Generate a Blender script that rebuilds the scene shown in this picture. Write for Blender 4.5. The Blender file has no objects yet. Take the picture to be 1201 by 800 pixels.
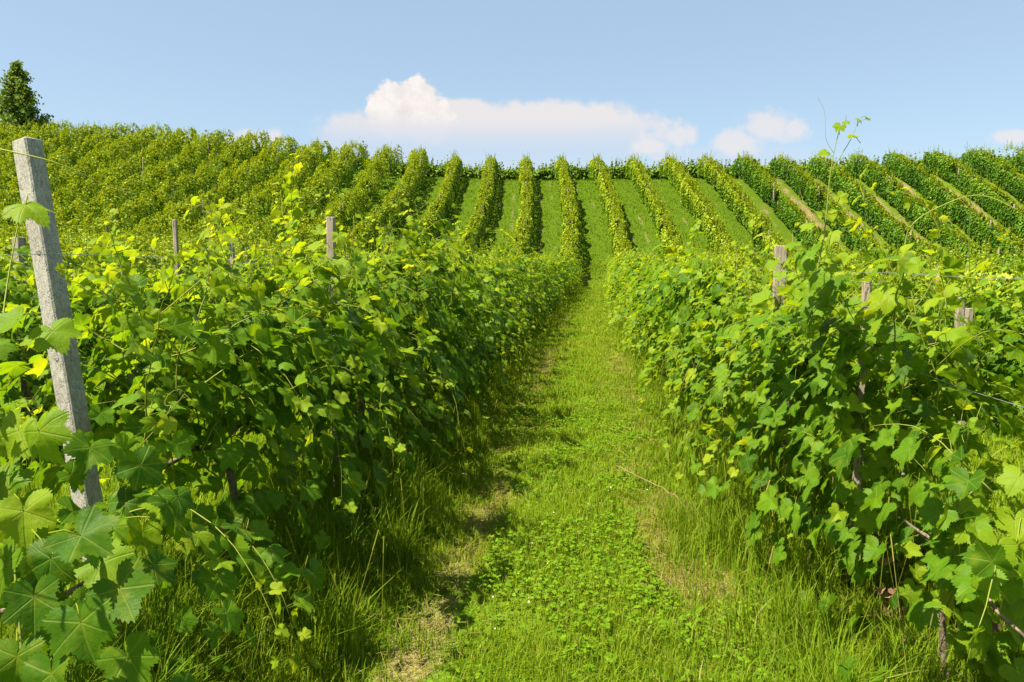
import bpy, math, random
import numpy as np
from mathutils import Vector

R = math.radians
SC = bpy.context.scene
COL = SC.collection
rng = np.random.default_rng(11)

# ------------------------------------------------------------------ camera
CAM_H, F, CX, CY = 1.6, 867.0, 600.5, 400.0
YAW, PITCH = R(5.93), R(-6.25)
cam = bpy.data.cameras.new('camera'); camo = bpy.data.objects.new('camera', cam)
COL.objects.link(camo); SC.camera = camo
cam.sensor_width = 36.0; cam.lens = F / 1201.0 * 36.0
cam.clip_start = 0.05; cam.clip_end = 6000
camo.location = (0, 0, CAM_H); camo.rotation_euler = (R(90) + PITCH, 0, YAW)

# ------------------------------------------------------------------ light
SUN_DIR = Vector((-0.44, -0.28, 0.85)).normalized()      # towards the sun
SUN_EL = math.asin(SUN_DIR.z); SUN_AZ = math.atan2(SUN_DIR.x, SUN_DIR.y)
sun = bpy.data.lights.new('sun', 'SUN'); suno = bpy.data.objects.new('sun', sun); COL.objects.link(suno)
sun.energy = 5.0; sun.angle = R(0.5); sun.color = (1.0, 0.92, 0.76)
suno.rotation_euler = SUN_DIR.to_track_quat('Z', 'Y').to_euler()
suno.location = (-20, -12, 30)

SC.view_settings.view_transform = 'Standard'; SC.view_settings.look = 'None'
SC.view_settings.exposure = 1.57; SC.view_settings.gamma = 1.0
SC.view_settings.use_curve_mapping = False
SC.cycles.max_bounces = 8; SC.cycles.diffuse_bounces = 3; SC.cycles.glossy_bounces = 2
SC.cycles.transmission_bounces = 4; SC.cycles.use_denoising = True

world = bpy.data.worlds.new('World'); SC.world = world; world.use_nodes = True
NT = world.node_tree; NT.nodes.clear()


class N:
    """tiny node-building helper"""
    def __init__(s, nt): s.nt = nt
    def new(s, t, **kw):
        n = s.nt.nodes.new(t)
        for k, v in kw.items(): setattr(n, k, v)
        return n
    def put(s, sock, v):
        if hasattr(v, 'is_output') or isinstance(v, bpy.types.NodeSocket): s.nt.links.new(v, sock)
        else: sock.default_value = v
    def m(s, op, a, b=None, c=None, clamp=False):
        n = s.new('ShaderNodeMath', operation=op); n.use_clamp = clamp
        s.put(n.inputs[0], a)
        if b is not None: s.put(n.inputs[1], b)
        if c is not None: s.put(n.inputs[2], c)
        return n.outputs[0]
    def ss(s, x, a, b):
        n = s.new('ShaderNodeMapRange', interpolation_type='SMOOTHSTEP')
        s.put(n.inputs[0], x); s.put(n.inputs[1], a); s.put(n.inputs[2], b)
        return n.outputs[0]
    def mix(s, f, a, b, mode='MIX'):
        n = s.new('ShaderNodeMix', data_type='RGBA', blend_type=mode)
        s.put(n.inputs[0], f); s.put(n.inputs[6], a); s.put(n.inputs[7], b)
        return n.outputs[2]
    def noise(s, vec, scale, detail=3, rough=0.55, out=0, dim='3D'):
        n = s.new('ShaderNodeTexNoise', noise_dimensions=dim)
        if vec is not None: s.put(n.inputs['Vector'], vec)
        s.put(n.inputs['Scale'], scale); s.put(n.inputs['Detail'], detail); s.put(n.inputs['Roughness'], rough)
        return n.outputs[out]
    def ramp(s, f, stops):
        n = s.new('ShaderNodeValToRGB'); s.put(n.inputs[0], f)
        cr = n.color_ramp
        while len(cr.elements) < len(stops): cr.elements.new(0.5)
        for e, (p, c) in zip(cr.elements, stops): e.position = p; e.color = (*c, 1)
        return n.outputs[0]


def c4(r, g, b): return (r, g, b, 1.0)


# ---- sky: Nishita plus a bank of summer clouds low above the hill (by azimuth and elevation)
w = N(NT)
sky = w.new('ShaderNodeTexSky', sky_type='NISHITA')
sky.sun_disc = False; sky.sun_elevation = SUN_EL; sky.sun_rotation = SUN_AZ
sky.air_density = 1.0; sky.dust_density = 1.2; sky.ozone_density = 1.6; sky.altitude = 300
tc = w.new('ShaderNodeTexCoord'); sep = w.new('ShaderNodeSeparateXYZ'); NT.links.new(tc.outputs['Generated'], sep.inputs[0])
X, Y, Z = sep.outputs
az = w.m('MULTIPLY', w.m('ARCTAN2', X, Y), 57.29578)
el = w.m('MULTIPLY', w.m('ARCSINE', Z), 57.29578)
cmb = w.new('ShaderNodeCombineXYZ'); NT.links.new(az, cmb.inputs[0]); NT.links.new(el, cmb.inputs[1])
n1 = w.noise(cmb.outputs[0], 0.75, 7, 0.6)
n2 = w.noise(cmb.outputs[0], 0.22, 4, 0.5)
nz = w.m('ADD', w.m('SUBTRACT', n1, 0.5), w.m('MULTIPLY', w.m('SUBTRACT', n2, 0.5), 0.5))


def sky_pos(px, py):
    d = np.array([(px - CX) / F, -(py - CY) / F, -1.0])
    e = camo.rotation_euler.to_matrix()
    v = (e @ Vector(d)).normalized()
    return math.degrees(math.atan2(v.x, v.y)), math.degrees(math.asin(v.z))


def blob(px, py, a, b, power=2.0):
    u, v = sky_pos(px, py)
    dx = w.m('DIVIDE', w.m('SUBTRACT', az, u), a * 0.066)
    dy = w.m('DIVIDE', w.m('SUBTRACT', el, v), b * 0.066)
    r = w.m('SQRT', w.m('ADD', w.m('MULTIPLY', dx, dx), w.m('MULTIPLY', dy, dy)))
    return w.m('SUBTRACT', 1.0, r)


def umax(l):
    o = l[0]
    for q in l[1:]: o = w.m('SMOOTH_MAX', o, q, 0.15)
    return o


cum = umax([blob(462, 122, 32, 26), blob(488, 116, 30, 26), blob(512, 132, 24, 16), blob(445, 135, 20, 18), blob(480, 142, 58, 26)])
cum2 = umax([blob(792, 160, 30, 20), blob(765, 172, 34, 20), blob(898, 150, 40, 24), blob(868, 166, 38, 20), blob(930, 152, 18, 16),
             blob(298, 163, 34, 14), blob(322, 162, 16, 11), blob(268, 164, 10, 8), blob(1185, 160, 24, 10)])
anv = umax([blob(580, 165, 230, 46), blob(660, 150, 120, 34), blob(470, 165, 100, 40), blob(700, 168, 70, 40), blob(540, 132, 60, 18), blob(850, 186, 110, 16)])
cum_a = w.ss(w.m('ADD', cum, w.m('MULTIPLY', nz, 1.15)), 0.0, 0.24)
cum2_a = w.m('MULTIPLY', w.ss(w.m('ADD', cum2, w.m('MULTIPLY', nz, 1.6)), 0.0, 0.7), 0.72)
anv_a = w.m('MULTIPLY', w.ss(w.m('ADD', anv, w.m('MULTIPLY', nz, 0.6)), 0.0, 0.34), 0.95)
base_v = sky_pos(600, 186)[1]
anv_a = w.m('MULTIPLY', anv_a, w.m('ADD', 0.42, w.m('MULTIPLY', w.ss(el, base_v, base_v + 3.0), 0.58)))
K = 6.1
sky_c = w.mix(0.44, sky.outputs[0], c4(3.75, 5.0, 6.0))
s1 = w.mix(anv_a, sky_c, w.mix(w.ss(el, base_v + .3, base_v + 3.2), c4(.70 * K, .76 * K, .88 * K), c4(.87 * K, .83 * K, .83 * K)))
s2 = w.mix(cum2_a, s1, c4(0.91 * K, 0.85 * K, 0.835 * K))
cum_a = w.m('MULTIPLY', cum_a, w.m('ADD', .12, w.m('MULTIPLY', w.ss(el, sky_pos(480, 150)[1], sky_pos(480, 126)[1]), .86)))
s3 = w.mix(cum_a, s2, w.mix(w.ss(n1, 0.35, 0.62), c4(0.88 * K, 0.82 * K, 0.80 * K), c4(1.0 * K, 0.95 * K, 0.90 * K)))
bg = w.new('ShaderNodeBackground'); NT.links.new(s3, bg.inputs[0]); bg.inputs[1].default_value = 0.0545
wo = w.new('ShaderNodeOutputWorld'); NT.links.new(bg.outputs[0], wo.inputs[0])


# ------------------------------------------------------------------ helpers
CAM_M = camo.rotation_euler.to_matrix()


def at(px, py, depth):
    """world point seen at photograph pixel (px, py) at a distance along the view axis"""
    v = CAM_M @ Vector(((px - CX) / F * depth, -(py - CY) / F * depth, -depth))
    return np.array([v.x, v.y, v.z + CAM_H])


def sstep(x, a, b):
    t = np.clip((x - a) / (b - a), 0, 1); return t * t * (3 - 2 * t)


def sp(t, wd):
    return wd * np.logaddexp(0, np.asarray(t, float) / wd)


def nrmz(v): return v / np.maximum(np.linalg.norm(v, axis=-1, keepdims=True), 1e-9)


CREST = 65.5


def height(x, y):
    x = np.asarray(x, float); y = np.asarray(y, float)
    d0 = 43 + 5.5 * sstep(x, 4, 28) - 6 * sstep(-x, 8, 42)
    H = 8.7 + 3.5 * sstep(-x, 3, 52) + 0.9 * sstep(x, 18, 50)
    s = H / (CREST - d0)
    z = s * (sp(y - d0, 1.8) - sp(y - CREST, 0.9)) - 0.10 * sp(y - CREST - 1.5, 1.0)
    z = z - 0.075 * np.clip(x - 2.0, 0, 60) * (1 - sstep(y, 26, 46))
    z = z + 0.018 * np.sin(x * 2.1 + 0.6 * np.sin(y * 0.9)) * np.sin(y * 0.8 + 1) + 0.012 * np.sin(x * 5.3 + y * 1.7)
    return z


def shift(y):
    return 0.6 * sstep(np.asarray(y, float), 14, 45) - 0.094 * sp(np.asarray(y, float) - 51, 2.0)


ROW_W = 3.1
def row_base(side, k): return (-1.72 - ROW_W * (k - 1)) if side < 0 else (1.34 + ROW_W * (k - 1))
def row_x(side, k, y):
    bend = -min(1.0, .35 * (k - 2)) * (1 - sstep(np.asarray(y, float), 43, 57)) if side < 0 and k > 2 else 0.0
    return row_base(side, k) + shift(y) + bend


ORD = ('zeroth first second third fourth fifth sixth seventh eighth ninth tenth eleventh twelfth thirteenth fourteenth fifteenth sixteenth '
       'seventeenth eighteenth nineteenth twentieth').split()
TENS = {20: 'twenty', 30: 'thirty', 40: 'forty', 50: 'fifty'}
def ordw(i):
    if i <= 20: return ORD[i]
    if i % 10 == 0: return {30: 'thirtieth', 40: 'fortieth', 50: 'fiftieth'}[i]
    return TENS[i // 10 * 10] + '-' + ORD[i % 10]


def tag(o, label=None, cat=None, group=None, kind=None):
    if label: o['label'] = label
    if cat: o['category'] = cat
    if group: o['group'] = group
    if kind: o['kind'] = kind
    return o


def link(name, data, parent=None):
    o = bpy.data.objects.new(name, data); COL.objects.link(o)
    if parent is not None: o.parent = parent
    return o


def mk_mesh(name, verts, faces, attr=None, mats=(), mat_idx=None, smooth=True):
    """faces: list of (n,k) int arrays"""
    me = bpy.data.meshes.new(name)
    verts = np.asarray(verts, np.float32).reshape(-1, 3)
    me.vertices.add(len(verts)); me.vertices.foreach_set('co', verts.ravel())
    loops = np.concatenate([f.ravel() for f in faces]).astype(np.int32)
    tot = np.concatenate([np.full(len(f), f.shape[1]) for f in faces])
    start = np.concatenate([[0], np.cumsum(tot)[:-1]]).astype(np.int32)
    me.loops.add(len(loops)); me.loops.foreach_set('vertex_index', loops)
    me.polygons.add(len(start)); me.polygons.foreach_set('loop_start', start)
    try: me.polygons.foreach_set('loop_total', tot.astype(np.int32))
    except Exception: pass
    me.polygons.foreach_set('use_smooth', np.full(len(start), smooth))
    if mat_idx is not None: me.polygons.foreach_set('material_index', np.asarray(mat_idx, np.int32))
    if attr is not None:
        a = me.attributes.new('leaf', 'FLOAT_COLOR', 'POINT')
        a.data.foreach_set('color', np.asarray(attr, np.float32).ravel())
    for m_ in mats: me.materials.append(m_)
    me.update(calc_edges=True)
    return me


class Buf:
    """collects geometry for one mesh"""
    def __init__(s): s.v, s.f, s.a, s.mi, s.n = [], [], [], [], 0
    def add(s, v, faces, attr, mi=0):
        v = np.asarray(v, float).reshape(-1, 3); s.v.append(v); s.a.append(np.asarray(attr, float).reshape(-1, 4))
        for f in faces:
            s.f.append(np.asarray(f) + s.n); s.mi.append(np.full(len(f), mi))
        s.n += len(v)
    def mesh(s, name, mats, smooth=True):
        return mk_mesh(name, np.concatenate(s.v), s.f, np.concatenate(s.a), mats, np.concatenate(s.mi), smooth)


# ---- grape leaf templates
def leaf_outline(n_teeth, serr):
    key = np.array([0, 13, 27, 40, 53, 68, 83, 98, 114, 135, 155, 172])
    rad = np.array([1.03, .88, .68, .82, .94, .80, .62, .73, .79, .70, .57, .24])
    if n_teeth == 0:
        sel = [0, 2, 4, 6, 8, 10]; th = key[sel]; r = rad[sel]
    elif n_teeth < 0:
        sel = [0, 4, 8]; th = key[sel]; r = rad[sel] * np.array([1, .98, .95])
    else:
        th = np.linspace(0, 172, n_teeth); r = np.interp(th, key, rad)
        r = r * (1 + serr * np.where(np.arange(n_teeth) % 2 == 0, 1, -1))
    th = np.radians(np.concatenate([th, -th[1:][::-1]])); r = np.concatenate([r, r[1:][::-1]])
    return np.stack([r * np.sin(th), r * np.cos(th)], 1)


def make_template(n_teeth, serr=0.07, ring=True):
    o = leaf_outline(n_teeth, serr); n = len(o)
    ii = np.arange(n); jj = (ii + 1) % n
    keep = ii != (n // 2)                      # the open sinus at the stalk
    if ring:
        v = np.concatenate([[[0, 0]], o * 0.55, o])
        tri = np.stack([np.zeros(n, int), 1 + jj, 1 + ii], 1)[keep]
        quad = np.stack([1 + ii, 1 + jj, 1 + n + jj, 1 + n + ii], 1)[keep]
        return v, [tri, quad]
    v = np.concatenate([[[0, 0]], o])
    return v, [np.stack([np.zeros(n, int), 1 + jj, 1 + ii], 1)[keep]]


T_HI = make_template(43, 0.055)
T_MID = make_template(15, .05)
T_LOW = make_template(0, ring=False)
T_FAR = (np.array([[0, -.25], [.62, .25], [0, 1.0], [-.62, .25]]), [np.array([[0, 1, 2], [0, 2, 3]])])
T_FAR = (T_FAR[0], [np.array([[0, 1, 2, 3]])])


def add_leaves(buf, tmpl, pos, tip, nrm, size, rnd, young, g=rng, mi=0, flat=1.0):
    n = len(pos)
    if n == 0: return
    t2, faces = tmpl; m = len(t2)
    y = nrmz(tip); z = nrmz(nrm - (nrm * y).sum(1, keepdims=True) * y); x = np.cross(y, z)
    fold = g.uniform(-.05, .55, (n, 1)) * flat; curl = g.normal(.22, .22, (n, 1)) * flat; rip = g.uniform(.02, .12, (n, 1)); ph = g.uniform(0, 6.3, (n, 1))
    tx = np.repeat(t2[None, :, 0], n, 0) * g.uniform(.88, 1.12, (n, 1)); ty = np.repeat(t2[None, :, 1], n, 0)
    tx = tx + ty * g.normal(0, .08, (n, 1))
    r = np.sqrt(tx ** 2 + ty ** 2); th = np.arctan2(tx, ty)
    tz = fold * np.abs(tx) - curl * r ** 2 + rip * r * np.sin(4 * th + ph)
    v = pos[:, None] + size[:, None, None] * (tx[..., None] * x[:, None] + ty[..., None] * y[:, None] + tz[..., None] * z[:, None])
    a = np.empty((n, m, 4)); a[..., 0] = rnd[:, None]; a[..., 1] = young[:, None]; a[..., 2] = t2[None, :, 0] * .5 + .5; a[..., 3] = t2[None, :, 1] * .5 + .5
    off = (np.arange(n) * m)[:, None, None]
    buf.add(v, [(f[None] + off).reshape(-1, f.shape[1]) for f in faces], a, mi)


def add_tube(buf, pts, r0, r1, sides=5, rnd=.5, young=.5, mi=0, cap=True):
    pts = np.asarray(pts, float); n = len(pts)
    t = nrmz(np.gradient(pts, axis=0))
    ref = np.where(np.abs(t[:, 2:3]) > .9, np.array([[1., 0, 0]]), np.array([[0, 0, 1.]]))
    u = nrmz(np.cross(t, ref)); v = np.cross(t, u)
    if isinstance(r0, (int, float)): rr = np.linspace(r0, r1, n)
    else: rr = np.asarray(r0)
    a = np.linspace(0, 2 * np.pi, sides, endpoint=False)
    ring = pts[:, None] + rr[:, None, None] * (np.cos(a)[None, :, None] * u[:, None] + np.sin(a)[None, :, None] * v[:, None])
    i = np.arange(n - 1)[:, None] * sides; j = np.arange(sides)[None]; j2 = (j + 1) % sides
    q = np.stack([i + j, i + j2, i + sides + j2, i + sides + j], -1).reshape(-1, 4)
    at_ = np.zeros((n * sides, 4)); at_[:, 0] = rnd; at_[:, 1] = young; at_[:, 2] = .5; at_[:, 3] = .5
    fs = [q]
    if cap: fs += [np.arange(sides)[None, ::-1], (np.arange(sides) + (n - 1) * sides)[None]]
    buf.add(ring, fs, at_, mi)


def add_rods(buf, p0, p1, rad, rnd, young, mi=0):
    """many thin three-sided rods p0->p1 (leaf stalks)"""
    n = len(p0)
    if n == 0: return
    t = nrmz(p1 - p0); u = nrmz(np.cross(t, np.array([.3, .5, .81]))); v = np.cross(t, u)
    vs = []
    for p in (p0, p1):
        for k in range(3):
            a = 2.0944 * k; vs.append(p + rad[:, None] * (math.cos(a) * u + math.sin(a) * v))
    V = np.stack(vs, 1)
    off = (np.arange(n) * 6)[:, None, None]
    f = np.array([[0, 1, 4, 3], [1, 2, 5, 4], [2, 0, 3, 5]])
    a = np.zeros((n, 6, 4)); a[..., 0] = rnd[:, None]; a[..., 1] = young[:, None]; a[..., 2] = .5; a[..., 3] = .5
    buf.add(V, [(f[None] + off).reshape(-1, 4)], a, mi)


# ------------------------------------------------------------------ materials
def mat(name):
    m_ = bpy.data.materials.new(name); m_.use_nodes = True; m_.node_tree.nodes.clear(); return m_, N(m_.node_tree)


def out(n, sh):
    o = n.new('ShaderNodeOutputMaterial'); n.nt.links.new(sh, o.inputs[0])


def leafy(name, stops, young, back=0.35, trans=0.52, veins=False, rough=0.5, spec=0.14, blotch=True):
    m_, n = mat(name)
    at_ = n.new('ShaderNodeAttribute', attribute_name='leaf')
    sp_ = n.new('ShaderNodeSeparateColor'); n.nt.links.new(at_.outputs['Color'], sp_.inputs[0])
    rnd, yg, u = sp_.outputs; v = at_.outputs['Alpha']
    c = n.ramp(rnd, stops)
    c = n.mix(yg, c, c4(*young))
    geo = n.new('ShaderNodeNewGeometry')
    if blotch:
        ns = n.noise(geo.outputs['Position'], 22.0, 3)
        c = n.mix(n.m('MULTIPLY', n.ss(ns, .45, .75), .35), c, c4(young[0] * .9, young[1] * .8, young[2]))
    bump = None
    if veins:
        uu = n.m('MULTIPLY', n.m('SUBTRACT', u, .5), 2); vv = n.m('MULTIPLY', n.m('SUBTRACT', v, .5), 2)
        r = n.m('SQRT', n.m('ADD', n.m('MULTIPLY', uu, uu), n.m('MULTIPLY', vv, vv)))
        ang = n.m('ARCTAN2', n.m('ABSOLUTE', uu), vv)
        best = None
        for a_ in (0, 53, 114):
            d = n.m('ABSOLUTE', n.m('MULTIPLY', n.m('SINE', n.m('SUBTRACT', ang, R(a_))), r))
            best = d if best is None else n.m('MINIMUM', best, d)
        vm = n.m('SUBTRACT', 1.0, n.ss(best, .008, .035))
        # side veins off the main ones
        sv = n.m('SINE', n.m('ADD', n.m('MULTIPLY', r, 30.0), n.m('MULTIPLY', best, -26.0)))
        vm2 = n.m('MULTIPLY', n.ss(sv, .86, 1.0), .10)
        vm = n.m('MAXIMUM', vm, vm2)
        c = n.mix(n.m('MULTIPLY', vm, .28), c, c4(.28, .34, .05))
        bp = n.new('ShaderNodeBump'); bp.inputs['Strength'].default_value = .35; bp.inputs['Distance'].default_value = .005
        nn = n.noise(geo.outputs['Position'], 70.0, 3)
        sc_ = n.noise(geo.outputs['Position'], 95.0, 1); c = n.mix(n.m('MULTIPLY', n.ss(sc_, .70, .76), .7), c, c4(.16, .09, .03))
        n.nt.links.new(n.m('SUBTRACT', n.m('MULTIPLY', nn, 1.3), vm), bp.inputs['Height']); bump = bp.outputs[0]
    cb = n.mix(n.m('MULTIPLY', geo.outputs['Backfacing'], back), c, c4(.17, .25, .014))
    pr = n.new('ShaderNodeBsdfPrincipled'); n.nt.links.new(cb, pr.inputs['Base Color'])
    pr.inputs['Roughness'].default_value = rough; pr.inputs['Specular IOR Level'].default_value = spec
    tr = n.new('ShaderNodeBsdfTranslucent')
    tcol = n.mix(1.0, c, c4(1.75, 1.45, .55), 'MULTIPLY'); n.nt.links.new(tcol, tr.inputs[0])
    if bump is not None: n.nt.links.new(bump, pr.inputs['Normal'])
    mx = n.new('ShaderNodeMixShader'); mx.inputs[0].default_value = trans
    n.nt.links.new(pr.outputs[0], mx.inputs[1]); n.nt.links.new(tr.outputs[0], mx.inputs[2])
    out(n, mx.outputs[0]); return m_


VINE = [(0, (.034, .100, .005)), (.45, (.098, .215, .007)), (.8, (.19, .295, .009)), (1, (.28, .345, .012))]
YOUNG = (.26, .34, .014)
M_LEAF_HI = leafy('vine_leaf_close', VINE, YOUNG, veins=True)
M_LEAF = leafy('vine_leaf', VINE, YOUNG)
M_LEAF_FAR = leafy('vine_leaf_hill', [(0, (.024, .085, .004)), (.5, (.092, .205, .007)), (1, (.21, .31, .011))], (.33, .37, .013), trans=.25, rough=.55, spec=.2, blotch=False)
M_SHOOT = leafy('green_shoot', [(0, (.07, .12, .015)), (1, (.16, .17, .03))], (.24, .26, .04), trans=.1, back=0)
M_GRASS = leafy('grass_blade', [(0, (.035, .10, .004)), (.45, (.10, .19, .007)), (.8, (.19, .25, .012)), (.93, (.28, .27, .04)), (1, (.42, .34, .14))], (.22, .30, .012), trans=.4, rough=.65, spec=.06, blotch=False)
M_CLOVER = leafy('clover_leaf', [(0, (.05, .14, .005)), (1, (.13, .24, .008))], (.19, .28, .012), trans=.35, rough=.65, spec=.06, blotch=False)
M_DRY = leafy('dry_leaf', [(0, (.07, .035, .02)), (.5, (.15, .08, .045)), (1, (.30, .20, .11))], (.25, .16, .09), trans=.15, back=0)
M_TREE = leafy('tree_leaf', [(0, (.055, .11, .024)), (.6, (.10, .17, .034)), (1, (.15, .22, .045))], (.18, .24, .045), trans=.3, rough=.6, spec=.2, blotch=False)


def simple(name, col, rough=.8, noise_scale=None, col2=None, metallic=0):
    m_, n = mat(name); pr = n.new('ShaderNodeBsdfPrincipled'); pr.inputs['Roughness'].default_value = rough; pr.inputs['Metallic'].default_value = metallic
    if noise_scale:
        tcx = n.new('ShaderNodeTexCoord'); ns = n.noise(tcx.outputs['Object'], noise_scale, 5)
        n.nt.links.new(n.mix(n.ss(ns, .35, .65), c4(*col), c4(*col2)), pr.inputs[0])
    else: pr.inputs[0].default_value = c4(*col)
    out(n, pr.outputs[0]); return m_


M_BARK = simple('vine_bark', (.075, .05, .035), .95, 40, (.20, .15, .11))
M_WIRE = simple('galvanised_wire', (.42, .43, .42), .4, 30, (.30, .29, .27), .6)
M_STEEL = simple('rusty_stake', (.16, .10, .07), .8, 25, (.28, .22, .17))
M_BLOSSOM = simple('clover_blossom_white', (.75, .72, .65), .8)
M_TRUNK = simple('tree_bark', (.07, .055, .04), .95, 6, (.14, .11, .08))


def wood(name='weathered_grey_wood', stretch=.42, cr=.30, tint=(1, 1, 1)):
    m_, n = mat(name)
    tcx = n.new('ShaderNodeTexCoord'); mp = n.new('ShaderNodeMapping'); mp.inputs['Scale'].default_value = (1, 1, stretch)
    n.nt.links.new(tcx.outputs['Object'], mp.inputs[0])
    g1 = n.noise(mp.outputs[0], 95, 5, .65); g2 = n.noise(mp.outputs[0], 30, 3, .5)
    blot = n.noise(tcx.outputs['Object'], 9, 4, .6); pit = n.noise(tcx.outputs['Object'], 160, 2, .5)
    c = n.ramp(g1, [(.25, (.20, .185, .155)), (.5, (.30, .28, .24)), (.75, (.39, .365, .315))])
    c = n.mix(n.m('MULTIPLY', n.ss(blot, .5, .7), .5), c, c4(.26, .22, .155))
    crack = n.m('SUBTRACT', 1, n.ss(n.m('ABSOLUTE', n.m('SUBTRACT', g2, .5)), .004, .022))
    c = n.mix(n.m('MULTIPLY', crack, cr), c, c4(.055, .045, .035))
    c = n.mix(n.m('MULTIPLY', n.ss(pit, .56, .68), .6), c, c4(.09, .075, .06))
    big = n.noise(tcx.outputs['Object'], 3.5, 3, .6); c = n.mix(n.m('MULTIPLY', n.ss(big, .45, .68), .45), c, c4(.15, .125, .09))
    c = n.mix(1.0, c, c4(*tint), 'MULTIPLY')
    pr = n.new('ShaderNodeBsdfPrincipled'); pr.inputs['Roughness'].default_value = .9; n.nt.links.new(c, pr.inputs[0])
    bp = n.new('ShaderNodeBump'); bp.inputs['Strength'].default_value = .6; bp.inputs['Distance'].default_value = .004
    n.nt.links.new(n.m('SUBTRACT', n.m('ADD', g1, n.m('MULTIPLY', pit, .4)), n.m('MULTIPLY', crack, .5)), bp.inputs['Height']); n.nt.links.new(bp.outputs[0], pr.inputs['Normal'])
    out(n, pr.outputs[0]); return m_


M_WOOD = wood()
M_WOOD_BROWN = wood('weathered_brown_wood', .10, .7, (.98, .88, .74))


def ground_mat():
    m_, n = mat('vineyard_soil_and_turf')
    tcx = n.new('ShaderNodeTexCoord'); P = tcx.outputs['Object']
    at_ = n.new('ShaderNodeAttribute', attribute_name='leaf'); sp_ = n.new('ShaderNodeSeparateColor'); n.nt.links.new(at_.outputs['Color'], sp_.inputs[0])
    soil, dry, lush = sp_.outputs
    a1 = n.noise(P, 1.1, 4); a2 = n.noise(P, 14, 4, .65); a3 = n.noise(P, 70, 3, .6)
    gcol = n.ramp(a2, [(.3, (.040, .085, .005)), (.5, (.075, .145, .007)), (.72, (.13, .19, .010))])
    gcol = n.mix(n.m('MULTIPLY', n.ss(a1, .45, .7), .45), gcol, c4(.15, .19, .012))
    gcol = n.mix(lush, gcol, n.ramp(a2, [(.3, (.032, .068, .004)), (.5, (.055, .098, .005)), (.75, (.090, .128, .008))]))
    scol = n.ramp(a3, [(.3, (.11, .072, .04)), (.5, (.20, .135, .075)), (.75, (.30, .21, .13))])
    dcol = n.ramp(a3, [(.3, (.10, .085, .03)), (.55, (.20, .165, .065)), (.8, (.30, .25, .11))])
    c = n.mix(n.ss(n.m('ADD', dry, n.m('MULTIPLY', n.m('SUBTRACT', a2, .5), 1.1)), .35, .75), gcol, dcol)
    c = n.mix(n.ss(n.m('ADD', soil, n.m('MULTIPLY', n.m('SUBTRACT', a2, .5), 1.3)), .35, .7), c, scol)
    pr = n.new('ShaderNodeBsdfPrincipled'); pr.inputs['Roughness'].default_value = .95; pr.inputs['Specular IOR Level'].default_value = .03
    n.nt.links.new(c, pr.inputs[0])
    bp = n.new('ShaderNodeBump'); bp.inputs['Strength'].default_value = .7; bp.inputs['Distance'].default_value = .05
    n.nt.links.new(n.m('ADD', a2, n.m('MULTIPLY', a3, .5)), bp.inputs['Height']); n.nt.links.new(bp.outputs[0], pr.inputs['Normal'])
    out(n, pr.outputs[0]); return m_


M_GROUND = ground_mat()


# ------------------------------------------------------------------ ground: one sheet
def vnoise(x, y, s, seed=0):
    """cheap smooth value noise 0..1"""
    x = np.asarray(x) * s; y = np.asarray(y) * s
    xi = np.floor(x).astype(int); yi = np.floor(y).astype(int); fx = x - xi; fy = y - yi
    fx = fx * fx * (3 - 2 * fx); fy = fy * fy * (3 - 2 * fy)
    def h(a, b):
        k = (a * 374761393 + b * 668265263 + seed * 69069) & 0xffffffff
        k = ((k ^ (k >> 13)) * 1274126177) & 0xffffffff
        return ((k ^ (k >> 16)) & 0xffff) / 65535.
    return (h(xi, yi) * (1 - fx) + h(xi + 1, yi) * fx) * (1 - fy) + (h(xi, yi + 1) * (1 - fx) + h(xi + 1, yi + 1) * fx) * fy


def track_dry(x, y):
    """dry worn wheel tracks in the middle alley"""
    xs = x - shift(y)
    d = np.exp(-((xs + .66) / .17) ** 2) + .95 * np.exp(-((xs - .50) / .20) ** 2)
    p = sstep(vnoise(x, y, 1.3, 3), .40, .68)
    p2 = np.exp(-(((xs - .62) / .28) ** 2 + ((y - 3.8) / .5) ** 2)) + .9 * np.exp(-(((xs - .27) / .16) ** 2 + ((y - 5.7) / .4) ** 2)) \
        + .8 * np.exp(-(((xs + .62) / .13) ** 2 + ((y - 4.9) / .35) ** 2)) + np.exp(-(((xs + .72) / .16) ** 2 + ((y - 2.95) / .35) ** 2)) \
        + .6 * np.exp(-(((xs - .2) / .12) ** 2 + ((y - 9.4) / .7) ** 2)) + .6 * np.exp(-(((xs - .5) / .2) ** 2 + ((y - 4.5) / .4) ** 2))
    return np.clip(d * (.30 + .45 * p) * (1 - sstep(y, 16, 30)) + p2 * (.22 + .75 * vnoise(x, y, 6.0, 15)), 0, 1)


def off_row(x, y):
    """signed distance from the nearest row line"""
    xs = x - shift(y)
    l = (xs - row_base(-1, 1)) / ROW_W; r = (xs - row_base(1, 1)) / ROW_W
    left = (l - np.round(l)) * ROW_W; right = (r - np.round(r)) * ROW_W
    mid = np.where(np.abs(xs - row_base(-1, 1)) < np.abs(xs - row_base(1, 1)), xs - row_base(-1, 1), xs - row_base(1, 1))
    return np.where(xs < row_base(-1, 1), left, np.where(xs > row_base(1, 1), right, mid))


def axis(segs):
    o = []
    for a, b, s in segs: o.append(np.arange(a, b, s))
    return np.concatenate(o + [[segs[-1][1]]])


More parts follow.
